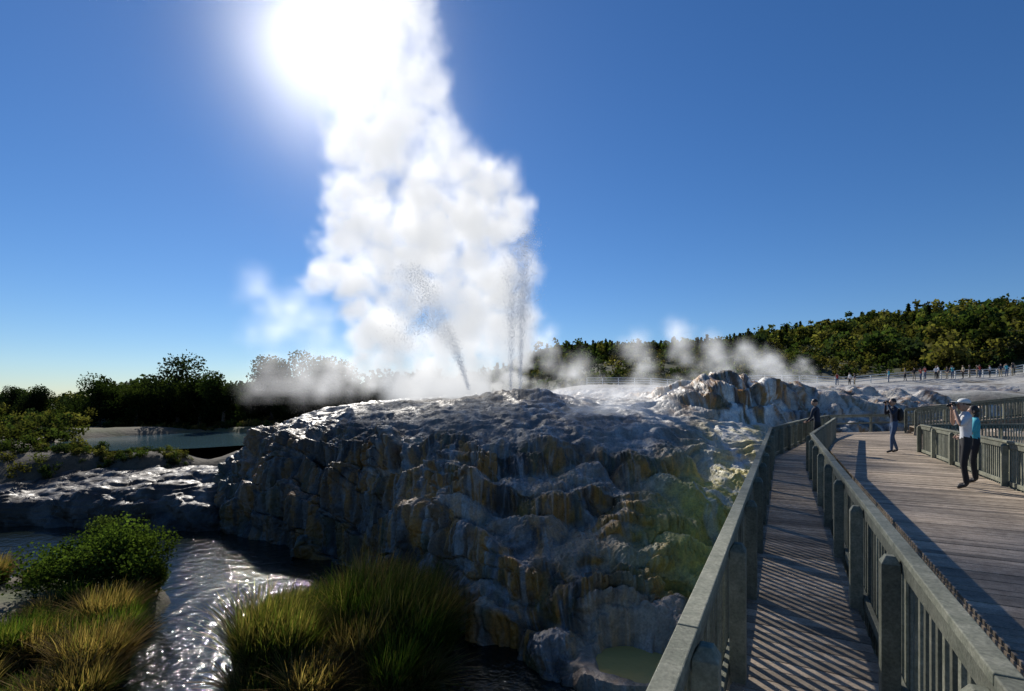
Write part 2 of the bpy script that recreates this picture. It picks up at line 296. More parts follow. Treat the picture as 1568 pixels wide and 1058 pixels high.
def sheet(name,x0,x1,y0,y1,z,m,n=40):
    a,b=np.meshgrid(np.linspace(x0,x1,n),np.linspace(y0,y1,n)); return make_mesh(name,np.stack([a.ravel(),b.ravel(),0*a.ravel()+z],1),quadgrid(n,n),m,smooth=True)
sheet('stream_water',-42,14,-4,31,-5.3,M_stream)
th=np.linspace(0,2*np.pi,60,endpoint=False); rr=1+.12*perlin(np.stack([np.cos(th)*2,np.sin(th)*2,th*0],1))
V=np.concatenate([[[-29,47,-1.95]],np.stack([-29+10.5*rr*np.cos(th),47.2+10.6*rr*np.sin(th),0*th-1.95],1)]); Fm=[[0,1+i,1+(i+1)%60] for i in range(60)]
make_mesh('pool_water',V,Fm,M_pool)
rr=1.0+.10*perlin(np.stack([np.cos(th)*2,np.sin(th)*2,th*0],1))
V=np.concatenate([[[3.2,13.0,-4.96]],np.stack([3.2+1.15*rr*np.cos(th),13.0+1.08*rr*np.sin(th),0*th-4.96],1)])
make_mesh('mineral_pool',V,Fm,M_yel)
# ------------------------------------------------------------------ vegetation
def leaf_cards(P,size,col,rg,up=.3):
    n=len(P); a=rg.normal(size=(n,3)); a/=np.linalg.norm(a,axis=1)[:,None]; b=np.cross(a,rg.normal(size=(n,3))); b/=np.linalg.norm(b,axis=1)[:,None]
    s=(size*rg.uniform(.6,1.4,n))[:,None]; a=a*s*.5;b=b*s*.36
    V=np.stack([P-a,P+b-a*.1,P+a,P-b-a*.1],1).reshape(-1,3); F=np.arange(4*n).reshape(-1,4); return V,F,np.repeat(col,4,0)
def crown_points(n,rx,rz,rg,lobes=8,fill=.35):
    L=rg.normal(size=(lobes,3))*np.array([.42*rx,.42*rx,.33*rz]); R=rg.uniform(.38,.6,lobes)*min(rx,rz)
    k=rg.integers(0,lobes,n); d=rg.normal(size=(n,3)); d/=np.linalg.norm(d,axis=1)[:,None]
    rad=1-(1-fill)*rg.random(n)**2.2; P=L[k]+d*(R[k]*rad*(1+.10*rg.normal(size=n)))[:,None]
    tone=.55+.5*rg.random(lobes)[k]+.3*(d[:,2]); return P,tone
def plant_mesh(n,h,rx,rz,cz,size,base,rg,lobes=8,var=.2):
    P,t=crown_points(n,rx,rz,rg,lobes); P[:,2]+=cz; kk=P[:,2]>.05; P=P[kk]; t=t[kk]
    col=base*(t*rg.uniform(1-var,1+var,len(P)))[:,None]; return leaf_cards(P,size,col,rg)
GRN=[np.array([.035,.055,.018]),np.array([.05,.07,.02]),np.array([.075,.085,.025]),np.array([.03,.045,.022]),np.array([.10,.095,.03])]
def forest(name,pts,hs,rg,nl,size,conifer=.0,pal=GRN,br=(.75,1.25)):
    VS=[];FS=[];CS=[];o=0
    for (x,y,z),h in zip(pts,hs):
        base=pal[rg.integers(len(pal))]*rg.uniform(*br)
        if rg.random()<conifer:
            n=nl; tt=rg.random(n)**.8; an=rg.random(n)*6.28; rad=(1-tt)*h*.24*(.3+.7*rg.random(n)**.5)
            Pt=np.stack([rad*np.cos(an),rad*np.sin(an),h*(.1+.95*tt)],1); col=base[None]*.7*rg.uniform(.7,1.2,(n,1)); V,F,C=leaf_cards(Pt,size*h/6,col,rg)
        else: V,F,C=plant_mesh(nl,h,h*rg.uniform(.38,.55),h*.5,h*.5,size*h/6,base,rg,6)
        V0=np.array([[-.02*h,0,0],[.02*h,0,0],[.01*h,0,h*.7],[-.01*h,0,h*.7],[0,-.02*h,0],[0,.02*h,0],[0,.01*h,h*.7],[0,-.01*h,h*.7]])
        V=np.concatenate([V,V0]);F=np.concatenate([F,[[len(V)-8,len(V)-7,len(V)-6,len(V)-5],[len(V)-4,len(V)-3,len(V)-2,len(V)-1]]]);C=np.concatenate([C,np.tile([[.05,.04,.03]],(8,1))])
        VS.append(V+[x,y,z]);FS.append(F+o);CS.append(C);o+=len(V)
    return make_mesh(name,np.concatenate(VS),np.concatenate(FS),M_leaf,np.concatenate(CS).clip(.004,1))
rg=np.random.default_rng(11)
def scatter(n,x0,x1,y0,y1,cond=None):
    p=np.stack([rg.uniform(x0,x1,n),rg.uniform(y0,y1,n)],1)
    if cond is not None: p=p[cond(p[:,0],p[:,1])]
    return np.column_stack([p,G(p[:,0],p[:,1])-.2])
p=scatter(1500,-25,215,165,250,lambda x,y:(x<y*1.15)); forest('hill_forest',p,rg.uniform(4.0,7.4,len(p)),rg,110,1.05,.25,br=(.5,1.5))
p=scatter(1300,75,215,84,175,lambda x,y:(x<y*1.35)&(x>y*.6)); forest('hillside_forest',p,rg.uniform(2.4,7.6,len(p))*rg.uniform(.8,1.1,len(p)),rg,210,.8,.06,GRN+[np.array([.12,.11,.035])],br=(.45,1.6))
p=scatter(900,0,110,90,165,lambda x,y:(x<y*.9)&(perlin(np.stack([x*.06,y*.06,0*x],1))>-.3)); forest('scrub_thicket',p,rg.uniform(1.4,3.6,len(p)),rg,110,1.0,.0,GRN+[np.array([.13,.11,.04])],br=(.5,1.5))
p=scatter(520,-210,0,92,170); forest('distant_trees',p,rg.uniform(1.8,4.4,len(p)),rg,100,1.0,.1)
p=scatter(260,-60,-10,66,82,lambda x,y:(x/y>-.80)); forest('tree_belt',p,rg.uniform(3.6,6.4,len(p)),rg,380,.6,.05,[GRN[0]*.7,GRN[3]*.7,GRN[1]*.7])
p=scatter(700,-80,-25,32,76,lambda x,y:(x<-.83*y-.5)); p2=scatter(110,-38,-23,34.6,37.0); p=np.concatenate([p,p2]); hh=rg.uniform(.9,2.4,len(p)); hh[-110:]*=.42; forest('shrubbery',p,hh,rg,300,.65,0,GRN+[GRN[4]])
p=scatter(300,-50,-18,58,68); forest('low_shrubs',p,rg.uniform(.35,1.1,len(p)),rg,140,1.0,0,GRN+[np.array([.17,.13,.05])]*3)
def tree(x,y,h,seed,base,rx=.42):
    rg=np.random.default_rng(seed); z=float(G(np.array([x]),np.array([y]))[0])-.1
    b=MB(); b.tube([(0,0,0),(.05*h*.3,0,h*.3),(-.02*h,.02*h,h*.6),(0,0,h*.85)],[h*.035,h*.026,h*.016,h*.005],0,8)
    for i in range(7):
        a=rg.random()*6.28; zz=h*rg.uniform(.25,.6); e=h*rg.uniform(.2,.3)
        b.tube([(0,0,zz),(math.cos(a)*e*.6,math.sin(a)*e*.6,zz+e*.4),(math.cos(a)*e,math.sin(a)*e,zz+e*.8)],[h*.014,h*.009,h*.003],0,6)
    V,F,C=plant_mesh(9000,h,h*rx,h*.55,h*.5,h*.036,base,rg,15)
    n=b.n; b.v+= [tuple(q) for q in V]; b.f+=[tuple(int(k)+n for k in f) for f in F]; b.m+=[1]*len(F); b.sm+=[False]*len(F)
    me=bpy.data.meshes.new('tree'); me.from_pydata(b.v,[],b.f); me.materials.append(M_bark); me.materials.append(M_leaf); me.polygons.foreach_set('material_index',b.m)
    at=me.attributes.new('col','FLOAT_COLOR','POINT'); cc=np.ones((len(b.v),4),np.float32); cc[:n,:3]=(.06,.05,.04); cc[n:,:3]=C; at.data.foreach_set('color',cc.ravel()); me.update()
    ob=bpy.data.objects.new('tree',me); ob.location=(x,y,z); scn.collection.objects.link(ob)
for i,(x,y,h) in enumerate([(-47,64,6.2),(-42.5,65,8.6),(-38.5,63,6.9),(-35,62,6.5),(-31,66,8.2),(-27,66,8.4),(-50,62,5.6),(-61,66,4.6),(-44.8,61,5.4),(-23,68,8.3),(-66,68,4.4)]): tree(x,y,h,50+i,[GRN[0],GRN[3],GRN[1]][i%3]*.65,.42)
def bush(name,x,y,z,h,rx,n,size,base,seed):
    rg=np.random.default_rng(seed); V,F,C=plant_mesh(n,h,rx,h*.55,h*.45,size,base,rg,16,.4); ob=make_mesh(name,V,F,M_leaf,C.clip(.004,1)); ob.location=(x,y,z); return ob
bush('bush',-13.5,17.4,-4.8,2.6,1.4,13000,.10,np.array([.06,.09,.02]),1); bush('bush',-12.3,17.2,-5,1.5,.9,6000,.09,np.array([.075,.10,.02]),2)
bush('bush',-15.1,17.6,-4.8,1.8,1.1,6000,.09,np.array([.04,.065,.016]),3); bush('bush',-19.5,24.5,-5.5,1.6,1.1,4500,.10,np.array([.05,.07,.02]),4); bush('bush',-17.7,24.3,-5.6,1.1,.8,3000,.10,np.array([.06,.09,.02]),5)
def tussock(cx,cy,cz,R,L,n,pal,seed,w=.019,lean=1.0):
    rg=np.random.default_rng(seed); a=rg.random(n)*6.28; rr=R*.55*np.sqrt(rg.random(n)); root=np.stack([rr*np.cos(a),rr*np.sin(a),0*a],1)
    a2=a+rg.normal(size=n)*1.1; l=L*rg.uniform(.35,1.1,n)*(1+.25*perlin(root*3+seed)); be=lean*rg.uniform(.1,1.0,n)**1.2*R/L
    side=np.stack([-np.sin(a2),np.cos(a2),0*a],1)*w*rg.uniform(.6,1.3,n)[:,None]
    t=np.linspace(0,1,6); V=np.empty((n,6,2,3)); wind=np.array([.12,-.03])
    for k,tt in enumerate(t):
        out=be*tt**2*1.25*l; up=l*(tt-.42*be*tt**2.4*np.clip(be,.3,1.6))
        c=root+np.stack([np.cos(a2)*out+wind[0]*l*tt**2,np.sin(a2)*out+wind[1]*l*tt**2,up],1); ww=(1-tt**1.5)*.9+.1
        V[:,k,0]=c-side*ww; V[:,k,1]=c+side*ww
    base=(np.arange(n)*12)[:,None,None]; q=np.array([[2*k,2*k+1,2*k+3,2*k+2] for k in range(5)])[None]; F=(base+q).reshape(-1,4)
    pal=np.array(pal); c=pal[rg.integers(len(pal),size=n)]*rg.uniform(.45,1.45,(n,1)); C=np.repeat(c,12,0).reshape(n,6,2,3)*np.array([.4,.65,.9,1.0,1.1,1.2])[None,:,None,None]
    return V.reshape(-1,3)+[cx,cy,cz],F,C.reshape(-1,3)
def grass(name,items,pal):
    VS=[];FS=[];CS=[];o=0
    for i,it in enumerate(items):
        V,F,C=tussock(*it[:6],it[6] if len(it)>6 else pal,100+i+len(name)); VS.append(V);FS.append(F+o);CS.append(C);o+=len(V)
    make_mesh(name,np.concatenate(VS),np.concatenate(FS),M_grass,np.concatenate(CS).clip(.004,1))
PG=[(.05,.08,.013),(.07,.105,.018),(.035,.06,.014),(.13,.13,.035)]; PS=[(.19,.125,.055),(.15,.10,.045),(.10,.09,.03),(.24,.17,.085)]; PM=[(.08,.095,.022),(.14,.12,.04),(.055,.075,.018),(.19,.145,.06)]
items=[]
rq=np.random.default_rng(77)
for i in range(50):
    x=rq.uniform(-6.8,-1.3); y=rq.uniform(11.0,15.4); 
    if (x+4.05)**2/6.0+(y-13.1)**2/5.2>1: continue
    items.append((x,y,-5.1,rq.uniform(.7,1.15),rq.uniform(.9,2.0)*(1.1 if y>13 else .9),1500,[PG,PM,PG,PM,PS][i%5]))
items+=[(-4.4,16.2,-5.5,1.0,2.1,1800,PS),(-3.3,15.6,-5.5,.9,2.0,1600,PM),(-4.0,14.0,-5.1,1.2,2.1,2500,PG)]
grass('grass_tussock',items,PG)
items=[]
for i in range(44):
    x=rq.uniform(-14.5,-8.0); y=rq.uniform(10.3,16.2)
    if x>-.69*y-1.0: continue
    items.append((x,y,-4.95,rq.uniform(.55,.9),rq.uniform(.5,1.3),1200,[PS,PM,PG,PS,PG][i%5]))
items+=[(-18.6,18.2,-4.9,.9,1.1,1600,PS),(-17.2,18.6,-5,.7,.8,900,PM),(-12.3,16.2,-5,1.0,1.0,1800,PG),(-9.9,12.0,-4.9,.9,1.4,1800,PS),(-11.6,14.6,-4.9,.9,1.3,1800,PS)]
grass('dry_grass',items,PS)
# ------------------------------------------------------------------ boardwalk, decks and railings
Dv=Vector((.468,.884,0)).normalized(); Nv=Vector((Dv.y,-Dv.x,0))
def W(s,t,z=0): return Dv*s+Nv*t+Vector((0,0,z))
def lt(s): return -.30 if s<17.15 else -.30+(s-17.15)*.1453
def rt(s): return .60 if s<14.6 else .60+(s-14.6)*.1155
rw=np.random.default_rng(5)
b=MB(); s=-1.2
while s<27.6:
    w=.138; a0=lt(s)+.01; a1=rt(s)-.03
    b.box(W(s+w/2,(a0+a1)/2+rw.normal()*.004,-.02+rw.normal()*.0015),Dv*w,Nv*(a1-a0),Vector((0,0,.04))); s+=.146
for q in (-.2,.5): 
    pts=[-1.2,14.6,17.1,27.5]
    for i in range(3): b.beam(W(pts[i],(lt if q<0 else rt)(pts[i])+(.1 if q<0 else -.1),-.14),W(pts[i+1],(lt if q<0 else rt)(pts[i+1])+(.1 if q<0 else -.1),-.14),.07,.18)
s=-.9
while s<26:
    b.box(W(s,lt(s)+.2,-.31),Dv*.09,Nv*.9,Vector((0,0,.14)))
    s+=.52
for s in np.arange(0,27,2.6):
    for tt in (lt(s)-.12,rt(s)-.1):
        b.box(W(s,tt,-3.4),Dv*.14,Nv*.14,Vector((0,0,6.0)))
b.obj('boardwalk',[M_deck],bevel=.004)
b=MB(); s=1.6
while s<26:
    b.box(W(s,lt(s)-.26,-.13),Dv*.12,Nv*.36,Vector((0,0,.10))); b.box(W(s,lt(s)-.40,-.33),Dv*.08,Nv*.05,Vector((0,0,.44))); s+=.52
b.obj('boardwalk_joist_ends',[M_fence],bevel=.006)
def deckL(s): return 1.42 if s<14.2 else (max(1.42,rt(s)+.03) if s<30.9 else 2.1+(s-30.9)*1.02)
def deckR(s): return 4.0 if s<21.4 else min(4.0+(s-21.4)*3.0,10.5)
b=MB(); s=-2.0
while s<36:
    a0,a1=deckL(s),deckR(s)
    if s>27 and s<30.9: a0=lt(s)+.02
    x=a0
    while x<a1-.05:
        ln=min(rw.uniform(2.2,4.4),a1-x); b.box(W(s+.069,x+ln/2,-.02+rw.normal()*.0018),Dv*.138,Nv*(ln-.006),Vector((0,0,.04))); x+=ln
    s+=.146
b.beam(W(-2,1.45,-.16),W(14.2,1.45,-.16),.06,.22); b.beam(W(-2,3.97,-.16),W(21.4,3.97,-.16),.06,.22)
for s in np.arange(0,34,3): 
    for tt in (deckL(s)+.3,deckR(s)-.3): b.box(W(s,tt,-3.3),Dv*.16,Nv*.16,Vector((0,0,6.0)))
b.obj('viewing_deck',[M_deck],bevel=.003)
def rail(name,pts,side=1,post=1.5,bal=.118,h=.92,mat=M_fence,cap=.078,bals=True,low=-.22,bw=.045):
    b=MB(); pts=[Vector(p) for p in pts]
    for i in range(len(pts)-1):
        a,c=pts[i],pts[i+1]; d=c-a; L=d.length; u=d.normalized(); uh=Vector((u.x,u.y,0)).normalized(); n=Vector((uh.y,-uh.x,0)); Z=Vector((0,0,1))
        nb=max(1,round(L/3.2))
        for j in range(nb):
            q0=a+d*(j/nb)+u*.003; q1=a+d*((j+1)/nb)-u*.003; jz=rw.normal()*.002
            b.beam(q0+Z*(h-.022+jz),q1+Z*(h-.022+jz),cap,.044)
        b.beam(a+Z*(h-.10),c+Z*(h-.10),.035,.105)
        if bals:
            b.beam(a+Z*.06,c+Z*.06,.035,.085)
            k=int(L/bal)
            for j in range(k):
                q=a+d*((j+.5)/k+rw.normal()*.0006/L)+n*(.034*side)
                b.box(q+Z*((h-.055+low)/2),uh*bw+Z*rw.normal()*.0006,n*.026,Z*(h-.055-low)+uh*rw.normal()*.006)
        else: b.beam(a+Z*(h*.5),c+Z*(h*.5),.03,.08)
        k=max(1,round(L/post))
        for j in range(k+(1 if i==len(pts)-2 else 0)):
            q=a+d*(j/k)-n*(.068*side)
            b.box(q+Z*((h-.1-.35)/2),uh*.095,n*.095,Z*(h-.1+.35))
            c0=q+Z*(h-.1); hw=.0475
            V=[c0+uh*(i1*hw)+n*(j1*hw) for j1 in(-1,1) for i1 in(-1,1)]+[c0+uh*(i1*hw*.5)+n*(j1*hw*.5)+Z*.045 for j1 in(-1,1) for i1 in(-1,1)]
            b.add(V,[(0,1,5,4),(1,3,7,5),(3,2,6,7),(2,0,4,6),(4,5,7,6)])
    return b.obj(name,[mat],bevel=.005)
rail('boardwalk_railing',[W(-1,-.32),W(17.15,-.32),W(26.1,1.0),(16.3,26.4,0)],side=-1)
rail('boardwalk_railing',[W(-1,.62),W(14.6,.62),W(27,rt(27)+.02)],side=1)
rail('deck_railing',[W(-1,4.05),W(21.35,4.05)],side=1,post=1.8)
rail('deck_railing',[W(21.35,4.05),(16.5,17.2,0),(22,18.5,0)],side=1,post=1.8)
rail('deck_railing',[(16.3,26.45,0),(22,28,.05),(30,33,.5)],post=2.6,bals=False,mat=M_fence)
b=MB(); A=Vector((19.4,24.6,.35));B=Vector((23.5,22.2,1.0));C=Vector((33,18,1.5))
for (p0,p1) in ((A,B),(B,C)):
    d=p1-p0;u=Vector((d.x,d.y,0)).normalized();n=Vector((-u.y,u.x,0)); k=int(d.length/.15)
    for j in range(k): b.box(p0+d*((j+.5)/k)+n*1.0,u*.14,n*2.0,Vector((0,0,.04)))
    for o in (0.05,1.9): b.beam(p0+n*o+Vector((0,0,-.16)),p1+n*o+Vector((0,0,-.16)),.08,.26)
    for j in range(0,int(d.length),2):
        for o in (.1,1.9): b.box(p0+d*(j/d.length)+n*o+Vector((0,0,-2.3)),u*.16,n*.16,Vector((0,0,4.2)))
b.obj('ramp_walkway',[M_deck]); 
rail('ramp_railing',[A,B,C],side=1,post=1.8); rail('ramp_railing',[A+Vector((.9,1.8,0)),B+Vector((.9,1.8,0)),C+Vector((.9,1.8,0))],side=1,post=1.8)
fp=[(12,82),(24,79),(38,77),(50,75),(62,74),(82,76)]; b=MB()
for i in range(len(fp)-1):
    a=np.array(fp[i]);c=np.array(fp[i+1]); k=int(np.linalg.norm(c-a)/2.2); q=[a+(c-a)*j/k for j in range(k+1)]; z=[float(G(np.array([v[0]]),np.array([v[1]]))[0]) for v in q]
    for j in range(k):
        for hh in (.45,.8,1.15): b.beam((*q[j],z[j]+hh),(*q[j+1],z[j+1]+hh),.06,.11)
        b.box((*q[j],z[j]+.5),(.12,0,0),(0,.12,0),(0,0,1.4))
b.obj('white_fence',[M_white])
# ------------------------------------------------------------------ people
def cm(n,c,r=.8): return simple(n,c,r,.12,12,.2,.005)
SK=cm('skin',(.50,.30,.21),.55); HAIR=cm('dark_hair',(.025,.018,.014),.5); BLK=cm('black_cloth',(.015,.015,.018)); JEAN=cm('denim',(.05,.09,.17)); WSH=cm('white_shirt',(.6,.61,.63)); NAVY=cm('navy_jacket',(.02,.025,.045)); TURQ=cm('turquoise_top',(.06,.40,.48)); SHOE=cm('shoe_leather',(.03,.025,.02),.5); CAPM=cm('white_cap',(.75,.75,.72)); CAMM=cm('camera_body',(.012,.012,.012),.35); RED=cm('red_cloth',(.35,.04,.03)); BEI=cm('beige_cloth',(.40,.33,.22)); EYE=cm('eye',(.02,.015,.012),.2); LIP=cm('lips',(.35,.13,.11),.5)
def body_mesh(J,E,R):
    names=list(J); me=bpy.data.meshes.new('tmp'); me.from_pydata([J[k] for k in names],[(names.index(a),names.index(c)) for a,c in E],[]); ob=bpy.data.objects.new('tmp',me); scn.collection.objects.link(ob)
    ob.modifiers.new('s','SKIN')
    sv=me.skin_vertices[0].data if me.skin_vertices else None
    if sv is None:
        bpy.context.view_layer.objects.active=ob; bpy.ops.mesh.customdata_skin_add() ; sv=me.skin_vertices[0].data
    for i,k in enumerate(names):
        r=R[k]; sv[i].radius=r if isinstance(r,tuple) else (r,r); sv[i].use_root=(k=='pelvis')
    ss=ob.modifiers.new('d','SUBSURF'); ss.levels=2; ss.render_levels=2
    dg=bpy.context.evaluated_depsgraph_get(); dg.update(); ev=ob.evaluated_get(dg); m2=bpy.data.meshes.new_from_object(ev)
    V=[v.co.copy() for v in m2.vertices]; F=[tuple(p.vertices) for p in m2.polygons]
    bpy.data.objects.remove(ob); return V,F
def person(name,loc,heading,pose,mats,height=1.75,fem=False,cap=False,cam=True,longhair=False,bag=False,fingers=True,lean=0.0,short=True):
    m=[mats[0],mats[1],SK,SHOE,HAIR,CAPM,CAMM,EYE,LIP,BLK]
    sh=.165 if fem else .19
    fy=lean
    J=dict(pelvis=(0,0,.96),waist=(0,fy*.3,1.10),chest=(0,fy*.7,1.28),neckb=(0,fy,1.44),neck=(0,fy+.015,1.52),
      shL=(-sh,fy,1.41),shR=(sh,fy,1.41),hipL=(-.09,0,.90),hipR=(.09,0,.90))
    R=dict(pelvis=(.135,.105),waist=(.12,.09),chest=(.15,.105),neckb=.07,neck=.05,shL=.068,shR=.068,hipL=.088,hipR=.088)
    st=pose.get('stance',.0)
    J.update(knL=(-.105,.04+st*.4,.50),knR=(.105,.03-st*.3,.50),anL=(-.12,-.02+st,.085),anR=(.12,-.02-st,.085),toL=(-.14,.13+st,.035),toR=(.14,.13-st,.035))
    R.update(knL=.058,knR=.058,anL=.042,anR=.042,toL=.036,toR=.036)
    J.update(elL=pose['elL'],elR=pose['elR'],wrL=pose['wrL'],wrR=pose['wrR'])
    R.update(elL=.044,elR=.044,wrL=.029,wrR=.029)
    E=[('pelvis','waist'),('waist','chest'),('chest','neckb'),('neckb','neck'),('neckb','shL'),('neckb','shR'),('pelvis','hipL'),('pelvis','hipR'),('hipL','knL'),('hipR','knR'),('knL','anL'),('knR','anR'),('anL','toL'),('anR','toR'),('shL','elL'),('shR','elR'),('elL','wrL'),('elR','wrR')]
    V,F=body_mesh(J,E,R); b=MB()
    segm={('knL','anL'):1,('knR','anR'):1,('hipL','knL'):1,('hipR','knR'):1,('pelvis','hipL'):1,('pelvis','hipR'):1,('anL','toL'):3,('anR','toR'):3,('neckb','neck'):2}
    if short: segm[('elL','wrL')]=2; segm[('elR','wrR')]=2
    b.v=[tuple(v) for v in V]; b.n=len(V)
    for f in F:
        c=sum((V[i] for i in f),Vector())/len(f); best=9;mi=0
        for e in E:
            a=Vector(J[e[0]]);d=Vector(J[e[1]])-a; t=max(0,min(1,(c-a).dot(d)/d.length_squared)); q=(c-a-d*t).length-(.05 if e[0] in('pelvis','waist','chest') else 0)
            if q<best: best=q;mi=segm.get(e,0)
        if c.z<.965 and mi==0 and abs(c.x)<.2 and c.z>.7: mi=1
        if c.z<.11: mi=3
        b.f.append(f);b.m.append(mi);b.sm.append(True)
    hx,hy,hz=0,fy+.035,1.635
    hr=Matrix.Rotation(pose.get('turn',0),3,'Z')@Matrix.Rotation(pose.get('nod',0),3,'X')
    def off(x,y,z): return Vector((hx,hy,hz))+hr@Vector((x,y,z))
    def hf(d,q):
        if d.z<0: q.x*=1-.28*(-d.z); q.y*= (1-.12*(-d.z))
        if d.y<0: q.y*=1.05
        return q
    b.ell((hx,hy,hz),(.076,.096,.118),2,18,12,hf,hr)
    b.ell(off(0,.098,-.012),(.012,.018,.02),2,8,6,None,hr); b.ell(off(0,.085,-.062),(.024,.009,.008),8,8,5,None,hr)
    for sx in(-1,1):
        b.ell(off(sx*.031,.084,.012),(.012,.008,.007),7,8,5,None,hr); b.ell(off(sx*.077,-.005,-.005),(.01,.02,.03),2,8,6,None,hr)
    def hair(d,q):
        if d.y>.35 and d.z<.45: q=q*.86
        if d.z<-.25 and not longhair: q=q*.8
        return q
    b.ell(off(0,-.012,.022),(.083,.102,.112),4,18,12,hair,hr)
    if longhair: b.ell(off(0,-.06,-.08),(.075,.05,.13),4,12,8,None,hr)
    if cap:
        b.ell(off(0,-.004,.062),(.09,.108,.078),5,18,8,lambda d,q:Vector((q.x,q.y,max(q.z,-.02))),hr); b.ell(off(0,.13,.052),(.07,.07,.009),5,12,6,None,hr)
    for sd in('L','R'):
        w=Vector(J['wr'+sd]);e=Vector(J['el'+sd]); d=(w-e).normalized(); sx=-1 if sd=='L' else 1
        tgt=Vector(pose.get('grip',w+d*.2)); hd=((tgt-w).normalized()*.6+d*.6).normalized()
        side=hd.cross(Vector((0,1,.2))).normalized(); palm=w+hd*.05; nr=side.cross(hd)
        b.tube([w-hd*.02,w+hd*.02,palm,w+hd*.09],[.026,.03,.036,.03],2,10,.55)
        if fingers:
            for k,(o,l) in enumerate(((-.027,.068),(-.009,.078),(.009,.072),(.027,.056))):
                p0=w+hd*.08+side*o; p1=p0+hd*l*.45+nr*.006; p2=p1+(hd*.6-nr*.6*sx).normalized()*l*.35; p3=p2+(hd*.2-nr*sx).normalized()*l*.25
                b.tube([p0,p1,p2,p3],[.0095,.009,.008,.006],2,6)
            p0=w+hd*.03+side*-.03; b.tube([p0,p0-side*.022+hd*.028,p0-side*.02+hd*.056],[.012,.0105,.008],2,6)
    if cam:
        c=Vector((0,fy+.19,1.635)); b.box(c,(.13,0,0),(0,.06,0),(0,0,.085),6); b.tube([c+Vector((0,.02,-.002)),c+Vector((0,.10,-.002))],[.034,.03],6,12); b.box(c+Vector((0,0,.052)),(.045,0,0),(0,.05,0),(0,0,.02),6)
    if bag:
        b.ell((0,fy-.17,1.24),(.15,.10,.22),9,14,10)
        for sx in(-1,1): b.tube([(sx*.11,fy-.12,1.40),(sx*.12,fy+.02,1.475),(sx*.12,fy+.115,1.33),(sx*.13,fy+.05,1.12)],[.014]*4,9,6)
    k=height/1.75
    M=Matrix.Translation(loc)@Matrix.Rotation(heading,4,'Z')@Matrix.Scale(k,4)
    return b.obj(name,m,M)
CAMP=dict(elL=(-.26,.14,1.24),elR=(.26,.14,1.24),wrL=(-.09,.19,1.555),wrR=(.09,.19,1.555),grip=(0,.2,1.66))
person('man',(8.95,10.1,0),math.radians(62),dict(CAMP,stance=.04,nod=.12),[WSH,BLK],1.76,cap=True)
person('woman',(9.72,10.75,0),math.radians(55),dict(elL=(-.22,.06,1.16),elR=(.22,.04,1.16),wrL=(-.14,.26,1.05),wrR=(.12,.27,1.06),grip=(0,.33,1.06),stance=.03),[TURQ,BLK],1.62,fem=True,cam=False,longhair=True)
person('man',(12.45,16.7,0),math.radians(75),dict(CAMP,stance=.13,nod=.1),[NAVY,JEAN],1.77,short=False,bag=True)
person('man',(10.15,17.0,0),math.radians(40),dict(elL=(-.27,.10,1.16),elR=(.27,.10,1.16),wrL=(-.12,.30,1.02),wrR=(.12,.30,1.02),grip=(0,.38,1.0),stance=.02,nod=-.2),[NAVY,BLK],1.75,short=False,cam=False,lean=.06)
rp=np.random.default_rng(4); tops=[RED,WSH,NAVY,TURQ,BEI,BLK]; 
cx=[46.5,48,49.2,54,56.5,57.5,58.5,60.5,62,63,64.2,65.5,67,68.2,69.5,70.5,72,66.2,59.4,61.2,71.3,73.4]
proto=[]
for i in range(6):
    ps=dict(elL=(-.24,-.02,1.14),elR=(.24,.0,1.14),wrL=(-.22,.10,.92),wrR=(.22,.10,.92),stance=.05*rp.normal()) if i%3 else dict(CAMP,stance=.03)
    o=person('visitor',(0,0,-500),0,ps,[tops[i],[JEAN,BLK,BEI][i%3]],1.7,fem=i%2==0,cam=i%3==0,longhair=i%2==0,fingers=False); proto.append(o)
for i,x in enumerate(cx):
    y=72.6+rp.uniform(0,1.0); z=float(G(np.array([x]),np.array([y]))[0]); s=rp.uniform(.98,1.08)
    if i<6: o=proto[i]
    else: o=bpy.data.objects.new('visitor',proto[i%6].data); scn.collection.objects.link(o)
    o.matrix_world=Matrix.Translation((x,y,z))@Matrix.Rotation(rp.uniform(0,3.1),4,'Z')@Matrix.Scale(s,4)
# ------------------------------------------------------------------ steam volumes
def steam_mat(name,g,ms,alb,step=2.0):
    # forward-scattering droplets; added emission brightens the steam, standing in for multiple scattering
    m,nt,o=newmat(name); a=nt.nodes.new('ShaderNodeAttribute'); a.attribute_name='density'; m.cycles.volume_step_rate=step
    if ms<=0:
        s=nt.nodes.new('ShaderNodeVolumeScatter'); s.inputs['Anisotropy'].default_value=g; s.inputs['Color'].default_value=(1,1,1,1)
        nt.links.new(a.outputs['Fac'],s.inputs['Density']); nt.links.new(s.outputs[0],o.inputs['Volume']); return m
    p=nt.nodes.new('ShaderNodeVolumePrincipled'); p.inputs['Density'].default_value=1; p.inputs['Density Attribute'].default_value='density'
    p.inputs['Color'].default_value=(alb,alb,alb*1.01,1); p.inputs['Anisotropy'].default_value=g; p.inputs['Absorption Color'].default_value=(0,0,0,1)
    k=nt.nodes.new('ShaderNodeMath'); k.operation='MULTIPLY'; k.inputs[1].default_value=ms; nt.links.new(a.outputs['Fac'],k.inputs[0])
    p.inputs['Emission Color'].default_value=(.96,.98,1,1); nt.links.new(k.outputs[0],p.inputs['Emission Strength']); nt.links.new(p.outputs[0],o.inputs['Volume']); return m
M_steam=steam_mat('steam_mat',.45,.50,.62,2.4); M_mist=steam_mat('mist_mat',.5,.55,.85,3); M_glare_haze=steam_mat('glare_haze_mat',.87,0,1,2)
